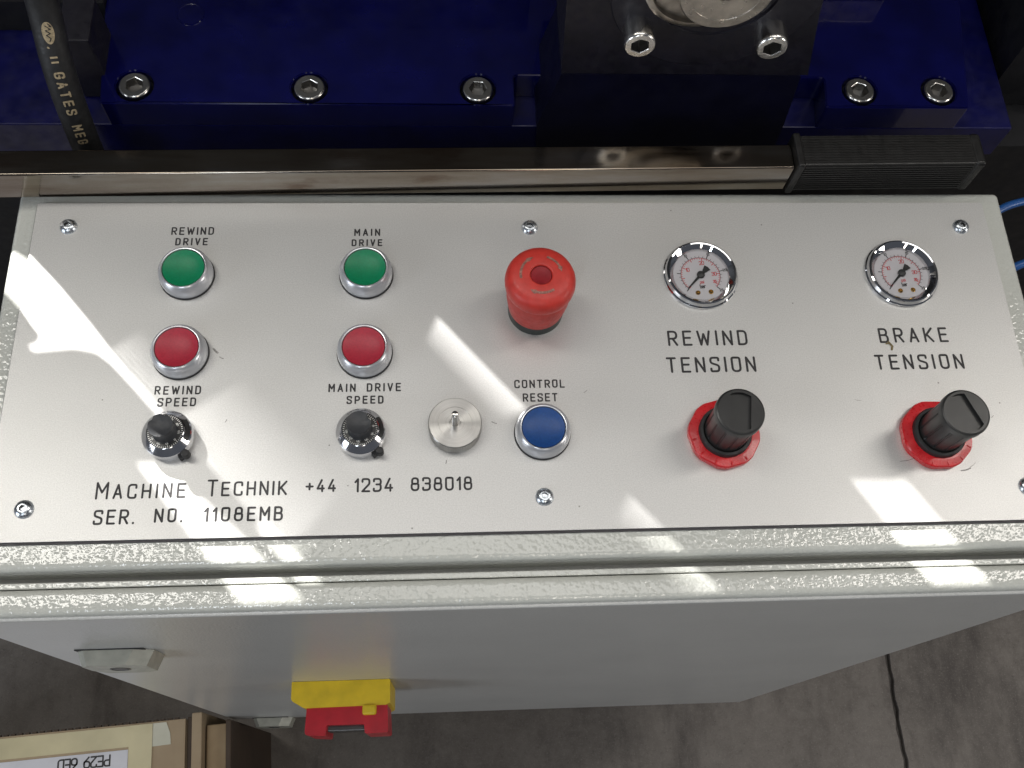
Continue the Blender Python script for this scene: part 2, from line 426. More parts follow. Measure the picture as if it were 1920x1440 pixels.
def text_bm(bm, text, x0, x1, y, h, stroke, z, slant=0., jitter=0., rot=0., centre=False, gap=None, sp=.55, caps_scale=None):
    """engraved line from x0 to x1 with baseline y (letter gap solved to fill the span)"""
    sc = []
    for i, c in enumerate(text):
        k = 1.
        if caps_scale and c != ' ' and i > 0 and text[i - 1] != ' ': k = caps_scale
        sc.append(k)
    ws = [(GL[c][0] * h * k if c != ' ' else sp * h) for c, k in zip(text, sc)]
    n = len(text)
    tot = sum(ws)
    if gap is None: gap = (x1 - x0 - tot) / max(1, n - 1)
    if centre: x0 = x0 - (tot + gap * (n - 1)) / 2
    x = x0; zz = z
    cr, sr = math.cos(rot), math.sin(rot)
    for c, k, w in zip(text, sc, ws):
        if c != ' ':
            jy = random.uniform(-jitter, jitter) * h
            for st in GL[c][1]:
                pts = fillet(st, closed=False)
                q = []
                for (a, b) in pts:
                    px = x + a * h * k + slant * b * h; py = b * h * k + jy
                    if rot or centre: q.append((px * cr - py * sr, px * sr + py * cr + 0))
                    else: q.append((px, y + py))
                ribbon(bm, q, stroke, zz); zz += .000004
        x += w + gap
    return bm

# ------------------------------------------------------------------ the floor
bm = bmesh.new()
FZ = -.85
def jag(y): return .537 + .0010 * math.sin(y * 31) + .0006 * math.sin(y * 133 + 1)
ys = [-3 + i * .0125 for i in range(481)]
left = [(jag(y) - .0032 - .0010 * math.sin(y * 260), y) for y in ys]
right = [(jag(y) + .0032 + .0010 * math.sin(y * 190 + 2), y) for y in ys]
prism(bm, [[(-4, -3)] + left + [(-4, 3)]], FZ - .03, FZ)
prism(bm, [right + [(4, 3), (4, -3)]], FZ - .03, FZ)
box(bm, -4, 4, -3, 3, FZ - .05, FZ - .010)
fl = obj("floor", bm, 'floor'); fl['kind'] = 'structure'

# ------------------------------------------------------------------ cabinet
CX0, CX1 = -.2822, .2838
CB = -.655
cab = thing("control_cabinet", "light grey metal control cabinet with engraved aluminium panel of buttons, knobs and gauges on top", "control cabinet", (0, .09, CB))
def cpart(name, bm, mat, parent=None, smooth=None, label=None, loc=(0, 0, 0)):
    o = obj(name, bm, mat, None, None, smooth, label)
    if parent is None:
        o.parent = cab; o.location = Vector(loc) - Vector((0, .09, CB))
    else:
        o.parent = parent; o.location = loc
    return o
bm = bmesh.new()
TOPZ = -.0028
# sides, back and top of the shell with a rounded top edge
box(bm, CX0, CX1, -.0135, .1998, CB, TOPZ, bev=.0034, seg=4)
cpart("body", bm, 'paint', smooth=50)
# gutter floor between shell and door
bm = bmesh.new()
box(bm, CX0 + .002, CX1 - .002, -.0200, -.0120, CB + .004, -.022)
cpart("gutter", bm, 'paint_door')
bm = bmesh.new()
box(bm, CX0 + .002, CX1 - .002, -.0213, -.0183, CB + .004, -.0072, bev=.0006)
cpart("gasket_strip", bm, 'paint')
bm = bmesh.new()
box(bm, -.2812, .2775, -.0345, -.0216, CB - .001, -.0052, bev=.0036, seg=4)
door = cpart("door", bm, ['paint'], smooth=50)
# the door face sheet (smoother paint below the rolled edge)
bm = bmesh.new()
box(bm, -.2795, .2758, -.0362, -.0330, CB, -.0092, bev=.0015, seg=2)
o = obj("door_face", bm, 'paint_door', door, (0, 0, 0), 50)

# quarter-turn locks on the door
def lock(x0, x1, z, d=.009):
    bm = bmesh.new()
    w = x1 - x0
    # chamfered tab seen from above: octagonal plate with a key barrel
    pts = [(x0, z - .022), (x0, z - .004), (x0 + .004, z), (x1 - .010, z), (x1, z - .007), (x1, z - .030), (x1 - .006, z - .036), (x0 + .006, z - .036)]
    prism(bm, [[(x, y) for x, y in pts]], 0, d)
    for v in bm.verts:
        x, y, zz = v.co
        k = .0035 * (zz / d)
        v.co = Vector((x + (k if x < (x0 + x1) / 2 else -k), -.0364 - zz, y))
    cx = (x0 + x1) / 2
    lk = obj("door_lock", bm, 'latch', door, (0, 0, 0))
    bm = bmesh.new()
    lathe(bm, [(.0058, 0), (.0058, .0006), (.0050, .0007), (.0048, .0003), (0, .0003)], 28)
    for v in bm.verts:
        x, y, zz = v.co; v.co = Vector((cx + x, -.0364 - d + .0002 - zz * .9, z - .017 + y))
    obj("key_barrel", bm, 'steeldark', door, (0, 0, 0), 40)
    bm = bmesh.new(); box(bm, x0 - .0003, x1 - .004, -.0368, -.0363, z - .020, z + .0010); obj("lock_gap", bm, 'gasket', door, (0, 0, 0))  # black strip draws the dark gap behind the tab
lock(-.2570, -.2150, -.106)
lock(-.2560, -.2150, -.640)

# rotary mains isolator on the door
bm = bmesh.new()
YX0, YX1 = -.1655, -.0915
pts = fillet([(YX0, -.0364, .001), (YX1, -.0364, .001), (YX1, -.0535, .001), (YX1 - .003, -.0550, .001), (YX0 + .010, -.0558, .004), (YX0, -.0500, .004)])
prism(bm, [pts], -.305 - .074, -.305)
iso = cpart("isolator_switch", bm, 'yellow', smooth=35, label="yellow isolator base with red handle on the door")
bm = bmesh.new()
hx0, hx1 = -.1567, -.0925
pts = fillet([(hx0 + .003, -.0545, .001), (hx0 + .03, -.0535, .02), (hx1 - .001, -.0545, .001), (hx1, -.0748, .002), (hx1 - .0175, -.0750, .0015), (hx1 - .0182, -.0682, .001),
              (hx0 + .0182, -.0682, .001), (hx0 + .0175, -.0758, .0015), (hx0 + .002, -.0748, .003)])
prism(bm, [pts], -.307 - .050, -.307)
hd = obj("handle", bm, 'redhandle', iso, (0, 0, 0), 30)
bm = bmesh.new(); box(bm, hx0 + .017, hx1 - .0175, -.0722, -.0670, -.340, -.3180, bev=.001); obj("pin", bm, 'steeldark', iso, (0, 0, 0))
bm = bmesh.new(); box(bm, -.1120, -.1015, -.0620, -.0545, -.320, -.3030, bev=.0016); obj("latch_tab", bm, 'yellow', iso, (0, 0, 0))

# ------------------------------------------------------------------ the engraved panel plate
bm = bmesh.new()
PX, PY = .270, .1908
outline = fillet([(-PX, 0, .0015), (PX, 0, .0015), (PX, PY, .0015), (-PX, PY, .0015)])
prism(bm, [outline], -.0025, 0)
panel = cpart("panel_plate", bm, 'panel', label="brushed aluminium panel engraved in black")
# cut edge and shadow gap beneath the plate - their shade drawn by a dark strip
bm = bmesh.new()
prism(bm, [fillet([(-PX - .0007, -.0009, .002), (PX + .0007, -.0009, .002), (PX + .0007, PY + .0007, .002), (-PX - .0007, PY + .0007, .002)]), list(reversed(outline))], -.00285, -.0012)
obj("panel_shadow_gap", bm, 'panel_gap', panel, (0, 0, 0))

def engrave(lines, name="lettering"):
    bm = bmesh.new()
    for (t, x0, x1, y, h, s, *rest) in lines:
        text_bm(bm, t, (x0 + s / 2) * mm, (x1 - s / 2) * mm, (y + s / 2) * mm, (h - s) * mm, s * mm, .00006, jitter=.012, caps_scale=rest[0] if rest else None)
    return obj(name, bm, 'ink', panel, (0, 0, 0))
engrave([("REWIND", -195.8, -172.7, 170.3, 5.0, .85), ("DRIVE", -193.1, -175.5, 163.7, 4.7, .85)])
engrave([("MAIN", -95.9, -81.5, 169.3, 4.7, .85), ("DRIVE", -97.2, -80.2, 162.8, 4.4, .85)])
engrave([("REWIND", -195.5, -172.0, 75.5, 4.9, .85), ("SPEED", -193.5, -174.0, 68.9, 4.9, .85)])
engrave([("MAIN DRIVE", -107.0, -69.4, 75.7, 4.8, .85), ("SPEED", -97.5, -78.4, 68.9, 4.6, .85)])
engrave([("CONTROL", -10.1, 16.7, 76.5, 4.8, .82), ("RESET", -5.9, 12.5, 68.8, 4.8, .82)])
engrave([("REWIND", 74.3, 118.3, 100.0, 9.2, 1.25), ("TENSION", 72.1, 120.9, 84.2, 9.2, 1.25)])
engrave([("BRAKE", 192.0, 231.2, 100.6, 9.1, 1.25), ("TENSION", 187.0, 236.8, 84.6, 9.0, 1.25)])
engrave([("MACHINE", -218.6, -175.0, 20.5, 9.0, 1.05, .84), ("TECHNIK", -164.8, -125.5, 20.8, 8.8, 1.05, .84),
         ("+44", -116.6, -101.4, 21.9, 6.8, 1.05), ("1234", -92.4, -73.0, 21.5, 7.4, 1.05), ("838018", -64.3, -33.3, 21.5, 7.3, 1.05)])
engrave([("SER.", -218.2, -198.4, 7.6, 7.6, 1.1), ("NO.", -189.1, -175.4, 8.1, 7.2, 1.1), ("1108EMB", -165.4, -126.9, 7.9, 7.4, 1.1)])
# a smear of dirt and scuff marks
bm = bmesh.new()
for (x, y, l, a, w) in [(190.2, 32.5, 9, .1, .35), (222.0, 26.8, 5.5, .12, .6), (227, 28.5, 4.5, .5, .25), (-167.5, 101.2, 3.2, -.9, 1.1), (-164, 96.5, 2.2, -.6, .5), (26.5, 73.6, 2.2, .5, .3),
                        (-22.5, 58.0, 2.6, -.5, .45), (-46.5, 35.8, 1.7, 1.3, .45), (-158.5, 60, 1.5, 1, .4), (172, 67.5, 3.5, -.3, .22), (245, 56.0, 2.0, .6, .3), (-244, 128, 2.6, -.4, .2)]:
    x *= mm; y *= mm; l *= mm
    ribbon(bm, [(x, y), (x + l / 2 * math.cos(a), y + l / 2 * math.sin(a)), (x + l * math.cos(a + .1), y + l * math.sin(a + .1))], w * mm, .00003)
o = obj("scuff_marks", bm, 'arrow', panel, (0, 0, 0))
M['scuff'] = simple("dark_scuff", (.24, .23, .22), .6, nscale=1200, var=.5); o.data.materials[0] = M['scuff']; o['kind'] = 'stuff'
bm = bmesh.new()
ribbon(bm, [(.1968, .1010), (.1985, .0985), (.1978, .0965)], .0012, .00025); ribbon(bm, [(.1952, .1000), (.1975, .1003)], .0008, .00029)
o = obj("dirt_fleck", bm, 'brass', panel, (0, 0, 0)); M['fleck'] = simple("brown_grime", (.16, .12, .05), .7, nscale=900, var=.5); o.data.materials[0] = M['fleck']

# ---- button-head screws
def hexhead(bm, R0, h, hexr, depth, dome=True, n=36, rot=0., mi=0):
    def hexring(r, z):
        out = []
        for i in range(n):
            a = 2 * PI * i / n
            k = (a + rot) % (PI / 3) - PI / 6
            rr = r * math.cos(PI / 6) / math.cos(k)
            out.append(bm.verts.new((rr * math.cos(a), rr * math.sin(a), z)))
        return out
    rings = []
    if dome:
        prof = [(1., 0), (1., .12), (.95, .38), (.84, .66), (.68, .87), (.55, .97), (.50, 1.)]
        for k, z in prof:
            if k * R0 > hexr * 1.1: rings.append([bm.verts.new((R0 * k * math.cos(2 * PI * i / n), R0 * k * math.sin(2 * PI * i / n), h * z)) for i in range(n)])
    else:
        prof = [(1., 0), (1., .78), (.985, .88), (.94, .96), (.88, 1.), (.70, 1.)]
        for k, z in prof: rings.append([bm.verts.new((R0 * k * math.cos(2 * PI * i / n), R0 * k * math.sin(2 * PI * i / n), h * z)) for i in range(n)])
    rings.append(hexring(hexr * 1.06, h)); rings.append(hexring(hexr, h - .0003)); rings.append(hexring(hexr * .97, h - depth))
    for k_, (a, b) in enumerate(zip(rings, rings[1:])):
        wall_ = 1 if k_ == len(rings) - 2 else mi
        for i in range(n): bm.faces.new((a[i], a[(i + 1) % n], b[(i + 1) % n], b[i])).material_index = wall_
    c = bm.verts.new((0, 0, h - depth - hexr * .1))
    last = rings[-1]
    for i in range(n): bm.faces.new((last[i], last[(i + 1) % n], c)).material_index = mi
    return bm
bm = bmesh.new(); hexhead(bm, .0047, .0027, .0017, .0018, rot=.3)
screw_me = None
SC = [(-251.3, 175.6), (2.3, 174.4), (253.7, 174.2), (-251.6, 16.2), (2.9, 17.2), (255.6, 17.6)]
for i, (x, y) in enumerate(SC):
    if i == 0:
        s0 = obj("panel_screw", bm, ['zinc', 'socket'], panel, (x * mm, y * mm, 0), 28)
    else:
        s = s0.copy(); link(s, panel); s.location = (x * mm, y * mm, 0); s.rotation_euler = (0, 0, i * .7)

# ---- push buttons
def push_button(x, y, lens, label):
    bm = bmesh.new()
    lathe(bm, [(.0147, 0), (.0147, .0009), (.0138, .0009)], 64, mi=1, cap=False)
    lathe(bm, [(.0142, .0009), (.01435, .0030), (.0142, .0052), (.01375, .0074), (.0130, .0088), (.0123, .0095), (.01185, .0098), (.0114, .0097), (.0112, .0092), (.0112, .0066)], 72, cap=False)
    b = cpart("push_button", bm, ['silver', 'gasket'], smooth=40, label=label, loc=(x * mm, y * mm, 0))
    bm = bmesh.new()
    lathe(bm, [(.01105, .0066), (.01105, .0089), (.0108, .0093), (.0102, .0091), (.0090, .0085), (.0075, .00795), (.0055, .00745), (.003, .0071), (0, .0070)], 64)
    obj("lens", bm, lens, b, (0, 0, 0), 40)
push_button(-184.7, 144.6, 'green', "green rewind drive push button")
push_button(-88.6, 144.4, 'green', "green main drive push button")
push_button(-184.0, 98.2, 'redlens', "red push button above the rewind speed lettering")
push_button(-88.5, 97.6, 'redlens', "red push button above the main drive speed lettering")
push_button(3.4, 51.2, 'bluelens', "blue control reset push button")

# ---- emergency stop
bm = bmesh.new()
lathe(bm, [(.0150, 0), (.0150, .0075), (.0140, .0080)], 64, cap=True)
est = cpart("emergency_stop", bm, 'darkbase', smooth=40, label="large red mushroom-headed stop button", loc=(3.1 * mm, 122.4 * mm, 0))
bm = bmesh.new()
lathe(bm, [(.0150, .0065), (.0154, .0085), (.0160, .0125), (.0166, .0170), (.0168, .0215), (.0164, .0255), (.0155, .0275), (.0140, .0280)], 72, cap=False)
obj("shroud", bm, 'estop_dull', est, (0, 0, 0), 50)
bm = bmesh.new()
lathe(bm, [(.0140, .0275), (.0172, .0284), (.0181, .0300), (.01835, .0325), (.0181, .0350), (.0173, .0372), (.0158, .0388), (.0135, .0398), (.0100, .0403), (.0064, .0404), (.0057, .0401), (.0055, .0396), (.0055, .0390)], 96, cap=False)
obj("mushroom_head", bm, 'estop', est, (0, 0, 0), 60)
bm = bmesh.new(); lathe(bm, [(.0055, .0386), (.0052, .0391), (.0035, .0390), (0, .0387)], 48); obj("centre_insert", bm, 'estop_core', est, (0, 0, 0), 60)
bm = bmesh.new()
for k, (a0, a1) in enumerate([(72, 8), (192, 110), (305, 235)]):
    n = 14; r0, r1 = .0099, .0112
    def zc(r): return .04045 if r < .0102 else .04045 - (r - .0100) * .17
    vs = []
    for i in range(n + 1):
        a = R(a0 + (a1 - a0) * i / n); w = 1.0 if i < n - 3 else (1.9 - (i - n + 3) * .62)
        c = (r0 + r1) / 2; hw = (r1 - r0) / 2 * w
        vs.append((bm.verts.new(((c - hw) * math.cos(a), (c - hw) * math.sin(a), zc(c - hw))), bm.verts.new(((c + hw) * math.cos(a), (c + hw) * math.sin(a), zc(c + hw)))))
    for a, b in zip(vs, vs[1:]): bm.faces.new((a[0], a[1], b[1], b[0]))
obj("turn_arrows", bm, 'arrow', est, (0, 0, 0))

# ---- ten-turn counting dials
def counting_dial(x, y, rot, label, notch):
    bm = bmesh.new()
    lathe(bm, [(.0113, 0), (.0113, .0022), (.0122, .0024), (.0124, .0030), (.0124, .0070), (.0121, .0076), (.0094, .0104), (.0090, .0106), (.0088, .0102)], 80, cap=False)
    d = cpart("counting_dial", bm, 'chrome2', smooth=25, label=label, loc=(x * mm, y * mm, 0))
    bm = bmesh.new(); lathe(bm, [(.0089, .0100), (.0088, .0103), (.0060, .0106), (0, .0106)], 64); obj("scale_ring", bm, 'blackplastic', d, (0, 0, 0), 40)
    bm = bmesh.new()
    for i in range(50):
        a = 2 * PI * i / 50 + rot; r1 = .0087; r0 = .0079 if i % 5 else .0074
        zf = lambda r: .01068 - max(0, (r - .0060)) * .10
        d0 = Vector((math.cos(a), math.sin(a))); nn = Vector((-d0.y, d0.x)) * .00011
        q = [d0 * r0 - nn, d0 * r0 + nn, d0 * r1 + nn, d0 * r1 - nn]; rr = [r0, r0, r1, r1]
        bm.faces.new([bm.verts.new((p.x, p.y, zf(r))) for p, r in zip(q, rr)])
    for i in range(10):
        a = -2 * PI * i / 10 + rot; t = bmesh.new()
        text_bm(t, str(i * 10), 0, 0, 0, .0011, .00022, 0, centre=True, gap=.0003)
        mt = Matrix.Translation((.00655 * math.cos(a), .00655 * math.sin(a), .01073)) @ Matrix.Rotation(a - PI / 2, 4, 'Z') @ Matrix.Translation((0, -.00055, 0))
        mp = {}
        for v in t.verts: mp[v] = bm.verts.new(mt @ v.co)
        for f in t.faces: bm.faces.new([mp[v] for v in f.verts])
        t.free()
    obj("scale_marks", bm, 'white', d, (0, 0, 0))
    bm = bmesh.new()
    def scallop(a, z):
        k = 1.
        for nt_ in notch:
            dd = (a - nt_ + PI) % (2 * PI) - PI
            k -= .16 * math.exp(-(dd / .22) ** 2) * min(1, max(0, (z - .0125) / .004))
        return k
    lathe(bm, [(.0063, .0106), (.0060, .0112), (.0056, .0130), (.0055, .0150), (.0057, .0180), (.0061, .0192), (.0060, .0199), (.0050, .0196), (.003, .0190), (0, .0188)], 60, mod=scallop)
    obj("knob", bm, 'greyknob', d, (0, 0, 0), 50)
    # window in the bevel and its brake lever
    bm = bmesh.new()
    vs = []
    for i in range(9):
        a = R(-30 + 60 * i / 8 + 8)
        for r, z in ((.0099, .0102), (.0117, .0083)): vs.append(bm.verts.new((r * math.cos(a) * 1.004, r * math.sin(a) * 1.004, z)))
    for i in range(8): bm.faces.new((vs[2 * i], vs[2 * i + 1], vs[2 * i + 3], vs[2 * i + 2]))
    obj("turn_window", bm, 'blackplastic', d, (0, 0, 0))
    bm = bmesh.new()
    box(bm, .0085, .0142, -.0030, .0030, .0008, .0034, bev=.0006)
    lathe(bm, [(.0020, .003), (.0020, .0066), (.0016, .0072), (0, .0074)], 20, c=(.0140, .0008))
    bmesh.ops.rotate(bm, verts=bm.verts, cent=(0, 0, 0), matrix=Matrix.Rotation(R(-50), 3, 'Z'))
    obj("brake_lever", bm, 'blackmatte', d, (0, 0, 0), 40)
counting_dial(-185.0, 51.6, R(-40), "chrome dial with grey knob under the rewind speed lettering", (R(145), R(75)))
counting_dial(-89.2, 51.4, R(12), "chrome dial with black knob under the main drive speed lettering", (R(30),))

# ---- knurled thumb nut on a stud
bm = bmesh.new()
def knurl(a, z): return 1 + (.012 if int(a / (2 * PI) * 200 + .5) % 2 else -.006)
lathe(bm, [(.0131, .0002), (.0135, .0006), (.0135, .0083)], 200, mod=knurl, cap=False)
lathe(bm, [(.0136, .0083), (.0132, .0089), (.0085, .0089), (.0084, .0087), (.0028, .0087), (.0026, .0080), (0, .0080)], 96)
nut = cpart("thumb_nut", bm, 'turned', smooth=25, label="knurled bare steel nut on a stud", loc=(-41.6 * mm, 54.6 * mm, 0))
bm = bmesh.new()
prof = [(.0019, .0070)]
for i in range(11): prof += [(.0019, .0085 + i * .001), (.00165, .0090 + i * .001)]
prof += [(.0019, .0200), (.0017, .0210), (.0010, .0214), (0, .0215)]
lathe(bm, prof, 28); obj("stud", bm, 'bolt', nut, (0, 0, 0), 30)

# ---- pressure gauges
def gauge(x, y, label):
    bm = bmesh.new()
    lathe(bm, [(.0208, 0), (.0211, .0006), (.0210, .0013), (.0203, .0020), (.0200, .0030), (.0196, .0039), (.0189, .0043), (.0182, .0041), (.0168, .0029), (.0156, .0016), (.0152, .0004)], 128, cap=False)
    gz = cpart("pressure_gauge", bm, 'chrome', smooth=24, label=label, loc=(x * mm, y * mm, 0))
    bm = bmesh.new(); lathe(bm, [(.0158, .0003), (.0157, .0007), (0, .0007)], 64); obj("dial_face", bm, 'dial', gz, (0, 0, 0))
    def A(bar): return R(225 - 270 * bar / 2.5)
    def tick(bm, a, r0, r1, w, z=.00076):
        d0 = (math.cos(a), math.sin(a)); ribbon(bm, [(d0[0] * r0, d0[1] * r0), (d0[0] * r1, d0[1] * r1)], w, z, caps=False)
    def put(bm, s, a, r, h, st, z=.0008):
        t = bmesh.new(); text_bm(t, s, 0, 0, 0, h, st, 0, centre=True, gap=h * .16)
        mp = {v: bm.verts.new((v.co.x + r * math.cos(a), v.co.y + r * math.sin(a) - h / 2, v.co.z + z)) for v in t.verts}
        for f in t.faces: bm.faces.new([mp[v] for v in f.verts])
        t.free()
    bk = bmesh.new(); rd = bmesh.new()
    ribbon(bk, circ(.0112, 70, a0=A(0), a1=A(2.5), end=True), .00018, .00074)
    ribbon(rd, circ(.0109, 70, a0=A(0), a1=A(2.5), end=True), .00024, .00072)
    for i in range(26):
        big = i % 5 == 0; tick(bk, A(i * .1), .0112, .0133 if big else .0122, .00046 if big else .00024)
    for i in range(37):
        b = i / 14.5; big = i % 5 == 0
        if b <= 2.5: tick(rd, A(b), .0109 if not big else .0110, .0092 if big else .0100, .00044 if big else .00026)
    for s, b in (("1.0", 1.0), ("1.5", 1.5), ("2.0", 2.0), ("2.5", 2.5)): put(bk, s, A(b), .01425, .0014, .00030)
    for s, p_ in (("10", 10), ("20", 20), ("30", 30), ("35", 34.4)): put(rd, s, A(p_ / 14.5), .0078 if s != "35" else .0086, .0021 if s != "35" else .0015, .00036)
    put(rd, "psi", R(-90), .0042, .0019, .00028); put(bk, "bar", R(-90), .0070, .0021, .00042)
    obj("bar_scale", bk, 'ink', gz, (0, 0, 0)); obj("psi_scale", rd, 'dialred', gz, (0, 0, 0))
    for sx in (-.0034, .0040):
        bm = bmesh.new(); lathe(bm, [(.0014, .0007), (.0014, .0010), (.0011, .0013), (.0006, .0013), (.0005, .0009), (0, .0009)], 20)
        obj("dial_screw", bm, 'brass', gz, (sx, -.0108, 0), 30)
    bm = bmesh.new()
    a = A(0) - R(2); d0 = Vector((math.cos(a), math.sin(a))); n0 = Vector((-d0.y, d0.x))
    needle = [d0 * .0118 + n0 * .0003, d0 * .0118 - n0 * .0003, d0 * .0015 - n0 * .00075, -d0 * .0022 - n0 * .0006, -d0 * .0034 - n0 * .0012, -d0 * .0062 - n0 * .0021, -d0 * .0066 + n0 * 0, -d0 * .0062 + n0 * .0021, -d0 * .0034 + n0 * .0012, -d0 * .0022 + n0 * .0006, d0 * .0015 + n0 * .00075]
    prism(bm, [[(p.x, p.y) for p in needle]], .0012, .0014)
    lathe(bm, [(.0022, .0011), (.0022, .0018), (.0016, .0021), (.0006, .0021), (0, .0024)], 24)
    obj("needle", bm, 'blackmatte', gz, (0, 0, 0), 30)
    bm = bmesh.new(); lathe(bm, [(.0160, .0020), (0, .0020)], 48); obj("pane", bm, 'glass', gz, (0, 0, 0))
    gz.rotation_euler = (0, 0, R(4))
gauge(96.6, 143.0, "chrome pressure gauge above rewind tension")
gauge(212.0, 143.4, "chrome pressure gauge above brake tension")

# ---- tension regulators
def regulator(x, y, rot, kind, label):
    bm = bmesh.new()
    def oct_(a, z):
        k = (a % (PI / 4)) - PI / 8
        return min(1.0, .972 / math.cos(k) * 1.0)
    lathe(bm, [(.0186, 0), (.0188, .0008), (.0188, .0038), (.0183, .0046), (.0150, .0050), (.0138, .0050), (.0136, .0020)], 96, mod=oct_, cap=False)
    rg = cpart("pressure_regulator", bm, 'rednut', smooth=22, label=label, loc=(x * mm, y * mm, 0))
    rg.rotation_euler = (0, 0, R(rot))
    bm = bmesh.new()
    # raised moulded ticks on the nut rim
    for i in range(5):
        a = R(200 + i * 28)
        b2 = bmesh.new(); box(b2, .0158, .0180, -.0004, .0004, .0047, .0052)
        bmesh.ops.rotate(b2, verts=b2.verts, cent=(0, 0, 0), matrix=Matrix.Rotation(a, 3, 'Z'))
        mp = {v: bm.verts.new(v.co) for v in b2.verts}
        for f in b2.faces: bm.faces.new([mp[v] for v in f.verts])
        b2.free()
    obj("nut_rib", bm, 'rednut', rg, (0, 0, 0))
    bm = bmesh.new(); lathe(bm, [(.0137, .0030), (.0137, .0072), (.0132, .0080), (.0120, .0082), (.0112, .0075), (.0108, .006)], 72, cap=False); obj("collar", bm, 'blackmatte', rg, (0, 0, 0), 40)
    bm = bmesh.new()
    def ribs(a, z):
        if z < .009 or z > .0305: return 1.
        u = (a / (2 * PI) * 12) % 1
        return 1.0 if u > .16 else .955
    lathe(bm, [(.0112, .0060), (.0112, .0088), (.0113, .0095), (.0116, .0302), (.0118, .0308), (.0123, .0314), (.0123, .0346), (.0120, .0354), (.0112, .0357)], 144, mod=ribs, cap=False)
    kb = obj("knob", bm, 'blackplastic', rg, (0, 0, 0), 28)
    bm = bmesh.new()
    r = .0112; q = .0100
    if kind == 1:   # recess between two chords
        a = math.acos(.0052 / q)
        hole = circ(q, 16, a0=a, a1=PI - a, end=True) + circ(q, 16, a0=PI + a, a1=2 * PI - a, end=True)
    else:           # D-shaped recess with one chord
        a = math.acos(.0048 / q)
        hole = circ(q, 40, a0=a, a1=2 * PI - a, end=True)
    prism(bm, [circ(r, 64), list(reversed(hole))], .0335, .0357)
    lathe(bm, [(.0110, .0330), (.0110, .0338), (0, .0338)], 48)
    cp = obj("knob_cap", bm, 'blackplastic', rg, (0, 0, 0), 30)
    rg.data.update()
regulator(97.8, 48.3, -8, 1, "black regulator knob on red nut below rewind tension")
regulator(211.3, 46.0, 22, 2, "black regulator knob on red nut below brake tension")

# ------------------------------------------------------------------ stainless swing bar with ribbed grip
bar = thing("swing_bar", "square stainless steel bar with black ribbed end grip lying behind the panel", "bar", (-.2, .1945, .003), .0128)
bm = bmesh.new(); box(bm, -.75, .352, 0, .0160, -.0018, .0200, bev=.0010, seg=3); obj("square_tube", bm, 'tube', bar, (0, 0, 0), 40)
bm = bmesh.new()
box(bm, .3545, .4590, -.0008, .0195, -.0020, .0236, bev=.0012)
box(bm, .3520, .3565, -.0022, .0208, -.0028, .0248, bev=.0014, seg=3)
box(bm, .4555, .4620, -.0016, .0200, -.0026, .0242, bev=.0020, seg=3)
obj("grip", bm, 'gripblack', bar, (0, 0, 0), 40)
rib0 = None
for i in range(11):
    for face in (0, 1):
        if rib0 is None:
            bm = bmesh.new(); box(bm, .3570, .4552, -.00035, .00035, -.0003, .00028)
            rib0 = obj("grip_rib", bm, 'gripblack', bar, (0, 0, 0)); rb = rib0
        else:
            rb = rib0.copy(); link(rb, bar)
        if face == 0: rb.location = (0, .0008 + i * .00175, .0236)
        else:
            rb.location = (0, -.0009, .0005 + i * .0021); rb.rotation_euler = (R(90), 0, 0)

# ------------------------------------------------------------------ the blue machine behind
mach = thing("machine_bed", "dark blue painted machine bed with bolted cover plates and bearing housing behind the cabinet", "machine", (0, .4, FZ))
def mpart(name, bm, mat, smooth=None, loc=(0, 0, 0), parent=None, label=None):
    o = obj(name, bm, mat, None, None, smooth, label)
    if parent is None: o.parent = mach; o.location = Vector(loc) - Vector((0, .4, FZ))
    else: o.parent = parent; o.location = loc
    return o
bm = bmesh.new()
box(bm, -1.3, .3160, .2590, .47, -.048, -.020, bev=.0008)
mpart("bed_ledge", bm, 'blue_ledge')
bm = bmesh.new(); box(bm, -1.3, 1.2, .2660, 1.1, FZ, -.0482); box(bm, -1.3, -.262, .2860, 1.1, -.0478, -.0205)
box(bm, .318, 1.2, .30, 1.1, -.0478, .02); box(bm, -1.3, -.2500, .33, .47, -.0203, .004)
mpart("casting", bm, 'black')
bm = bmesh.new()
# cover plate with a cut-out around the bearing foot
out = [(-.2448, .2590, .0015), (-.0030, .2590, .0015), (-.0030, .2815, .0035), (.1900, .2815, .0035), (.1875, .2590, .0015), (.2775, .2590, .0015), (.2925, .36), (.292, .46), (-.2505, .46), (-.2500, .33)]
BOLTS = [(-226.3, 271.9), (-124.7, 271.2), (-24.7, 270.9), (210.6, 271.9), (260.9, 272.1)]
prism(bm, [fillet(out)] + [list(reversed(circ(.0110, 40, x * mm, y * mm))) for x, y in BOLTS], -.0198, 0)
es = [e for e in bm.edges if abs(e.verts[0].co.z) < 1e-6 and abs(e.verts[1].co.z) < 1e-6 and len(e.link_faces) == 2 and any(abs(f.normal.z) < .5 for f in e.link_faces)]
bm.normal_update()
es = [e for e in bm.edges if abs(e.verts[0].co.z) < 1e-6 and abs(e.verts[1].co.z) < 1e-6 and len(e.link_faces) == 2 and any(abs(f.normal.z) < .5 for f in e.link_faces)]
bmesh.ops.bevel(bm, geom=es, offset=.0007, segments=2, affect='EDGES')
plate = mpart("cover_plate", bm, 'blue', 30)
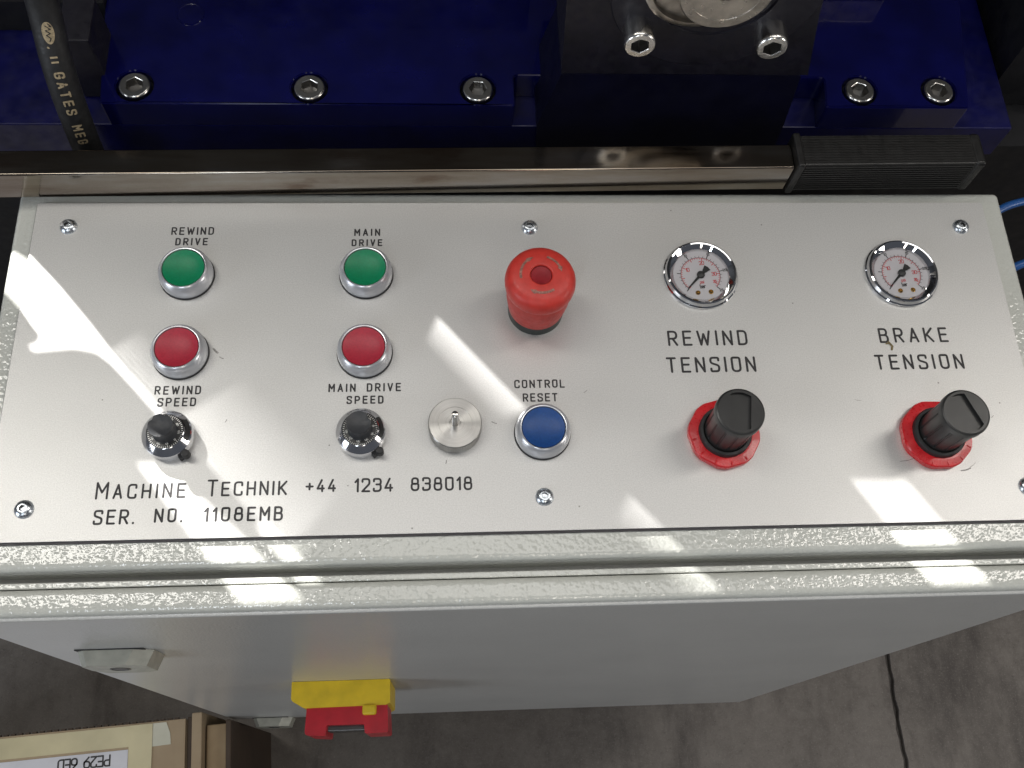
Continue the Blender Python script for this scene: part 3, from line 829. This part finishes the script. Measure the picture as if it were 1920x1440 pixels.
# countersunk rings and cap screws
bolt0 = None
for (x, y) in BOLTS:
    if bolt0 is None:
        bm = bmesh.new(); hexhead(bm, .0093, .0080, .0054, .0058, dome=False, rot=.5)
        bolt0 = b = obj("cap_screw", bm, ['bolt', 'socket'], plate, (x * mm, y * mm, -.0072), 28)
        bm = bmesh.new(); lathe(bm, [(.01105, -.0074), (.0105, -.0070), (.0080, -.0070)], 40, cap=True); ring0 = obj("screw_seat", bm, 'black', plate, (x * mm, y * mm, 0))
    else:
        b = bolt0.copy(); link(b, plate); b.location = (x * mm, y * mm, -.0072); b.rotation_euler = (0, 0, x)
        r_ = ring0.copy(); link(r_, plate); r_.location = (x * mm, y * mm, 0)
bm = bmesh.new(); lathe(bm, [(.0082, 0), (.0080, .0006), (.0072, .0003), (0, .0003)], 40); obj("plug", bm, 'blue', plate, (-.1985, .3253, 0), 40)
# far cross members just entering the frame
bm = bmesh.new(); box(bm, -.1985, .010, .3425, .40, .0002, .03, bev=.001); mpart("cross_bar", bm, 'black', 40)
bm = bmesh.new(); box(bm, .195, .240, .3440, .36, .0002, .02, bev=.001); mpart("pad", bm, 'shaft')
# bearing foot and housing
bm = bmesh.new()
pf = [(.0140, -.060), (.0110, -.012), (.0215, .0335, .002), (.1600, .0335, .002), (.1640, -.012), (.1660, -.060)]
prism(bm, [fillet(pf)], 0, .05)
for v in bm.verts: v.co = Vector((v.co.x, .2545 + v.co.z, v.co.y))
mpart("bearing_foot", bm, 'bluedark')
bm = bmesh.new()
pf = [(.0215, .0337), (.0165, .125), (.1480, .125), (.1540, .082), (.1640, .0337)]
prism(bm, [pf], 0, .10)
for v in bm.verts: v.co = Vector((v.co.x, .2550 + v.co.z, v.co.y))
hous = mpart("bearing_housing", bm, 'housing')
HC = (.0960, .1000)
def wall(bm, y=.2548, c=HC):
    for v in bm.verts: v.co = Vector((c[0] + v.co.x, y - v.co.z, c[1] + v.co.y))
bm = bmesh.new(); lathe(bm, [(.0560, 0), (.0560, .0016), (.0554, .0020), (.0325, .0020), (.0320, .0008), (.0250, .0008)], 96, cap=True); wall(bm); obj("flange", bm, 'housing', hous, (0, 0, 0), 30)
bm = bmesh.new(); lathe(bm, [(.0300, .0010), (.0300, .0040), (.0285, .0048), (.0265, .0048), (.0262, .0020), (.0205, .0020)], 96, cap=True); wall(bm, c=(.0860, .1060)); obj("bearing_ring", bm, 'shaft', hous, (0, 0, 0), 30)
bm = bmesh.new(); lathe(bm, [(.0240, .0020), (.0240, .0085), (.0232, .0092), (.0180, .0092), (.0178, .0090), (.0050, .0090), (.0046, .0080), (.0040, .0030), (0, .0020)], 96); wall(bm, c=(.0975, .1045)); obj("shaft_end", bm, 'shaft', hous, (0, 0, 0), 30)
for i, (x, z) in enumerate([(.0584, .0718), (.1298, .0708)]):
    bm = bmesh.new(); hexhead(bm, .0088, .0118, .0052, .0070, dome=False, rot=.4 + i)
    wall(bm, .2528, (x, z)); obj("cap_screw", bm, ['bolt', 'socket'], hous, (0, 0, 0), 28)
# grey bracket at left
bm = bmesh.new(); box(bm, -.2620, -.2440, .2790, .31, -.0198, .0290, bev=.0008); mpart("bracket", bm, 'housing')
# round boss on the front of the casting
bm = bmesh.new(); lathe(bm, [(.017, 0), (.017, .004), (.015, .005), (.006, .005), (.005, .002), (0, .002)], 40)
for v in bm.verts: v.co = Vector((-.160 + v.co.x, .2655 - v.co.z, -.064 + v.co.y))
mpart("boss", bm, 'bluedark', 30)
# small torn label on the far ledge
bm = bmesh.new(); prism(bm, [[(.283, .283), (.291, .284), (.2885, .292)]], -.0199, -.0196)
mpart("torn_sticker", bm, 'white_paper')

# ------------------------------------------------------------------ hoses
def tube(name, pts, r, mat, n=16, sub=8):
    cu = bpy.data.curves.new(name, 'CURVE'); cu.dimensions = '3D'; cu.bevel_depth = r; cu.bevel_resolution = 6; cu.resolution_u = sub
    sp = cu.splines.new('NURBS'); sp.points.add(len(pts) - 1); sp.use_endpoint_u = True; sp.order_u = 4
    for p, q in zip(sp.points, pts): p.co = (*q, 1)
    o = bpy.data.objects.new(name, cu); col.objects.link(o)
    dg = bpy.context.evaluated_depsgraph_get(); me = bpy.data.meshes.new_from_object(o.evaluated_get(dg))
    bpy.data.objects.remove(o); me.materials.clear(); me.materials.append(M[mat])
    o = bpy.data.objects.new(name, me); col.objects.link(o)
    for p in me.polygons: p.use_smooth = True
    return o
hose_pts = [Vector(p) for p in [(-.2490, .276, .110), (-.2512, .2705, .082), (-.2520, .2650, .066), (-.2520, .2580, .056), (-.2518, .2507, .045), (-.2515, .2433, .028), (-.2520, .2390, .008), (-.2546, .2390, -.018), (-.2558, .2405, -.034), (-.2560, .2420, -.08), (-.256, .243, -.30)]]
h = tube("hydraulic_hose", hose_pts, .0083, 'blackmatte'); h['label'] = "black rubber hydraulic hose with gold printed lettering at upper left"; h['category'] = "hose"
M['gold'] = simple("gold_hose_print", (.40, .32, .20), .6, nscale=900, var=.3)
# the print runs along the hose and wraps round it
pc = bpy.data.curves.new("hose_axis", 'CURVE'); pc.dimensions = '3D'; pc.resolution_u = 24
sp_ = pc.splines.new('NURBS'); sp_.points.add(len(hose_pts) - 1); sp_.use_endpoint_u = True; sp_.order_u = 4
for p_, q_ in zip(sp_.points, hose_pts): p_.co = (*q_, 1)
po = bpy.data.objects.new("hose_axis", pc); col.objects.link(po)
pm = bpy.data.meshes.new_from_object(po.evaluated_get(bpy.context.evaluated_depsgraph_get()))
path = [v.co.copy() for v in pm.vertices]
bpy.data.objects.remove(po); bpy.data.curves.remove(pc); bpy.data.meshes.remove(pm)
cum = [0]
for a_, b_ in zip(path, path[1:]): cum.append(cum[-1] + (b_ - a_).length)
def wrap_pt(sx, across, lift, s0, side):
    """sx along the hose, across = distance round it from the line that faces 'side'"""
    t = s0 + sx
    i = max(j for j in range(len(cum) - 1) if cum[j] <= t); f = (t - cum[i]) / (cum[i + 1] - cum[i])
    P = path[i].lerp(path[i + 1], f); T = (path[min(i + 6, len(path) - 1)] - path[max(0, i - 5)]).normalized()
    F = (side - T * side.dot(T)).normalized(); B = F.cross(T)
    an = across / .0083; rr = .0083 + .00020 + lift
    return P + F * (math.cos(an) * rr) + B * (math.sin(an) * rr)
FACE = Vector((.25, -.60, .76)).normalized()
def place(bm, s0, sgn=1):
    for v in bm.verts: v.co = wrap_pt(v.co.x, sgn * v.co.y, v.co.z, s0, FACE)
S0 = .0740
bm = bmesh.new(); text_bm(bm, "GATES MEG", .0, .0440, -.0022, .0044, .00100, 0, sp=.5); place(bm, S0)
obj("lettering", bm, 'gold', h, (0, 0, 0))
bm = bmesh.new()
n = 28; cx = -.0205; c0 = bm.verts.new((cx, 0, 0)); ring = [bm.verts.new((cx + .0062 * math.cos(2 * PI * i / n), .0030 * math.sin(2 * PI * i / n), 0)) for i in range(n)]
for i in range(n): bm.faces.new((c0, ring[i], ring[(i + 1) % n]))
for k in (0, 1): ribbon(bm, [(-.0078 + k * .0024, -.0020), (-.0078 + k * .0024, .0016)], .0009, 0, caps=False)
ribbon(bm, [(-.0128, -.0018), (-.0126, -.0014)], .0009, 0)
place(bm, S0); obj("emblem", bm, 'gold', h, (0, 0, 0))
bm = bmesh.new()
ribbon(bm, [(-.0256, .0006), (-.0236, .0020), (-.0244, -.0008), (-.0222, .0014), (-.0216, -.0010), (-.0198, .0010), (-.0190, -.0010), (-.0172, .0008), (-.0158, 0)], .00050, .00012)
place(bm, S0); obj("emblem_script", bm, 'blackmatte', h, (0, 0, 0))
ah = tube("air_hose", [(.3060, .212, -.050), (.3110, .2165, -.048), (.3270, .2240, -.050), (.350, .228, -.052), (.3665, .212, -.055), (.360, .190, -.056), (.3360, .1840, -.055), (.3150, .1775, -.050), (.3050, .172, -.062), (.300, .168, -.12)], .0026, 'airhose')
ah['label'] = "thin pale blue air hose looping beside the cabinet's right edge"; ah['category'] = "hose"

# ------------------------------------------------------------------ unseen gobo, added so its openings shape the daylight patches
def at_gobo(x, y, Y=.42):
    P = Vector((x * mm, y * mm, 0)); d = P - SUN; t = (Y - SUN.y) / d.y
    q = SUN + d * t; return (q.x, q.z)
def lerp(a, b, t): return (a[0] + (b[0] - a[0]) * t, a[1] + (b[1] - a[1]) * t)
holes = []
holes.append([(-292, 172), (-268.9, 157), (-252, 139), (-232.6, 116), (-210.3, 88), (-189.0, 64.5), (-191.7, 63.5), (-206.7, 80.3), (-219.4, 93.8), (-228, 100.3), (-240, 102.8), (-259, 101.0), (-262.2, 102.9), (-257.6, 105.1), (-256.6, 109.3), (-262.1, 116.2), (-269.6, 126.3), (-292, 150)])
holes.append([(-199.9, 38.2), (-186.3, 38.0), (-120, -24), (-150, -25)])
holes.append([(-135, 8), (-113, -14), (-124, -14), (-139, 4)])
holes.append([(162.6, 22.5), (191.7, 22.0), (222, -25), (192, -25)])
# added slots, narrowing away from a sharp edge to fade the daylight
def fade_slots(p0, p1, off, n, w0):
    """slots parallel to p0-p1, stepping by off, each thinner than the last"""
    for k in range(n):
        t0 = k / n; t1 = t0 + (1 / n) * w0 * (1 - k / n) ** 1.0
        s0 = .10 * t0
        a = lerp(p0, p1, s0); b = lerp(p0, p1, 1 - s0)
        q = [(a[0] + off[0] * t0, a[1] + off[1] * t0), (b[0] + off[0] * t0, b[1] + off[1] * t0), (b[0] + off[0] * t1, b[1] + off[1] * t1), (a[0] + off[0] * t1, a[1] + off[1] * t1)]
        holes.append(q)
fade_slots((46.8, 16.0), (84, -25), (-15, -11), 10, .65)
fade_slots((-49.5, 118), (-4.0, 64.5), (-13, -12), 10, .85)
fade_slots((-186, 61), (-124, -8), (44, 38), 28, .42)
fade_slots((-223, 98.5), (-193, 66.5), (24, 24), 15, .30)
gobo_l = [[at_gobo(*p) for p in h_] for h_ in holes]
def pierced(bm, x0, x1, z0, z1, loops, y0, y1):
    """sheet x0..x1, z0..z1 minus the loops (which may overlap), cut into trapezoids"""
    edges = []
    for li, l in enumerate(loops):
        for i in range(len(l)):
            p, q = l[i], l[(i + 1) % len(l)]
            if abs(p[1] - q[1]) > 1e-9: edges.append((p, q, li) if p[1] < q[1] else (q, p, li))
    zs = {z0, z1} | {p[1] for l in loops for p in l}
    for i, (p, q, a) in enumerate(edges):
        for (r, t, b) in edges[i + 1:]:
            if a == b: continue
            d = (q[0] - p[0]) * (t[1] - r[1]) - (q[1] - p[1]) * (t[0] - r[0])
            if abs(d) < 1e-12: continue
            u = ((r[0] - p[0]) * (t[1] - r[1]) - (r[1] - p[1]) * (t[0] - r[0])) / d
            w = ((r[0] - p[0]) * (q[1] - p[1]) - (r[1] - p[1]) * (q[0] - p[0])) / d
            if 0 < u < 1 and 0 < w < 1: zs.add(p[1] + u * (q[1] - p[1]))
    zs = sorted(z for z in zs if z0 <= z <= z1)
    def xat(e, z): (p, q, _) = e; return p[0] + (q[0] - p[0]) * (z - p[1]) / (q[1] - p[1])
    def quad(a, b, c, d, fn): bm.faces.new([bm.verts.new(fn(*v)) for v in (a, b, c, d)])
    for za, zb in zip(zs, zs[1:]):
        if zb - za < 1e-7: continue
        zm = (za + zb) / 2; iv = []
        by = {}
        for e in edges:
            if e[0][1] <= zm < e[1][1]: by.setdefault(e[2], []).append((xat(e, zm), e))
        for li, l in by.items():
            l.sort(key=lambda t: t[0])
            for k in range(0, len(l) - 1, 2): iv.append((l[k], l[k + 1]))
        iv.sort(key=lambda t: t[0][0])
        mer = []
        for s_, e_ in iv:
            if mer and s_[0] <= mer[-1][1][0]:
                if e_[0] > mer[-1][1][0]: mer[-1][1] = e_
            else: mer.append([s_, e_])
        cur = (x0, x0)
        for s_, e_ in mer:
            nx = (xat(s_[1], za), xat(s_[1], zb))
            for y in (y0, y1): quad((cur[0], za), (nx[0], za), (nx[1], zb), (cur[1], zb), lambda x, z, y=y: (x, y, z))
            bm.faces.new([bm.verts.new(v) for v in ((nx[0], y0, za), (nx[1], y0, zb), (nx[1], y1, zb), (nx[0], y1, za))])
            cur = (xat(e_[1], za), xat(e_[1], zb))
            bm.faces.new([bm.verts.new(v) for v in ((cur[0], y0, za), (cur[1], y0, zb), (cur[1], y1, zb), (cur[0], y1, za))])
        for y in (y0, y1): quad((cur[0], za), (x1, za), (x1, zb), (cur[1], zb), lambda x, z, y=y: (x, y, z))
bm = bmesh.new()
pierced(bm, -1.6, 1.3, -.012, .86, gobo_l, .42, .4203)
bmesh.ops.remove_doubles(bm, verts=bm.verts, dist=1e-7)
gd = obj("light_gobo", bm, 'gobo'); gd['label'] = "unseen added black guard with cut-outs standing on the machine behind the plates"; gd['category'] = "gobo"

# ------------------------------------------------------------------ cardboard box and timber at lower left
BZ = -.60
cb = thing("cardboard_box", "taped cardboard box with upside-down address label, in the lower left corner", "box", (-.315, -.038, FZ), R(3.7))
def cbp(name, bm, mat, smooth=None, label=None):
    return obj(name, bm, mat, cb, (0, 0, 0), smooth, label)
ZT = BZ - FZ
bm = bmesh.new(); box(bm, -.42, 0, -.42, 0, 0, ZT - .004, bev=.001); cbp("carton", bm, 'card')
bm = bmesh.new(); box(bm, -.42, -.001, -.1995, .0005, ZT - .0036, ZT, bev=.0006); cbp("top_flap", bm, 'card')
bm = bmesh.new(); box(bm, -.42, -.001, -.42, -.2005, ZT - .0036, ZT, bev=.0006); cbp("top_flap", bm, 'card')
bm = bmesh.new()
for i in range(40):
    x = -.285 + i * .0070
    box(bm, x, x + .0040, .0007, .0022, ZT - .0034, ZT + .0002)
o = cbp("corrugated_edge", bm, 'carddark'); o['kind'] = 'stuff'
bm = bmesh.new(); box(bm, -.42, -.034, -.0215, -.0015, ZT, ZT + .0005); cbp("tape", bm, 'tape')
bm = bmesh.new(); box(bm, -.0565, -.0335, -.42, -.0012, ZT + .0006, ZT + .0010); cbp("tape", bm, 'tape')
bm = bmesh.new(); prism(bm, [[(-.0333, -.0235), (-.0150, -.0230), (-.0160, -.0120), (-.0200, -.0012), (-.0333, -.0012)]], ZT + .0001, ZT + .0005); cbp("tape", bm, 'tape2')
bm = bmesh.new(); box(bm, -.42, -.0570, -.20, -.0240, ZT + .0001, ZT + .0004); lab = cbp("address_label", bm, 'white_paper')
bm = bmesh.new()
text_bm(bm, "PE29 6ED", 0, .0500, 0, .0098, .0016, 0, sp=.45)
text_bm(bm, "CAMBS", 0, .0350, -.0160, .0098, .0016, 0, sp=.5)
for v in bm.verts: v.co = Vector((-.0745 - v.co.x, -.0275 - v.co.y - (.032 if v.co.y < -.003 else 0), ZT + .00055 + v.co.z))
bm2 = bm
obj("address_print", bm, 'ink', lab, (0, 0, 0))
bm = bmesh.new(); box(bm, .0006, .0052, -.42, .0020, 0, ZT - .002, bev=.0008); cbp("side_board", bm, 'carddark')
bm = bmesh.new(); box(bm, .0058, .0160, -.42, .0050, .02, ZT + .003, bev=.001); cbp("side_board", bm, 'card')

tc = thing("timber_batten", "short timber board standing against the right side of the cardboard box", "timber", (-.2975, -.042, FZ), R(3.7))
bm = bmesh.new(); box(bm, .0000, .0205, -.40, -.0020, 0, ZT - .012, bev=.0015); obj("board", bm, 'timber', tc, (0, 0, 0))
bm = bmesh.new(); box(bm, .0208, .0262, -.40, .0010, 0, ZT - .006, bev=.0012); obj("board", bm, 'carddark', tc, (0, 0, 0))  # dark brown colour stands in for the shade beside the boards
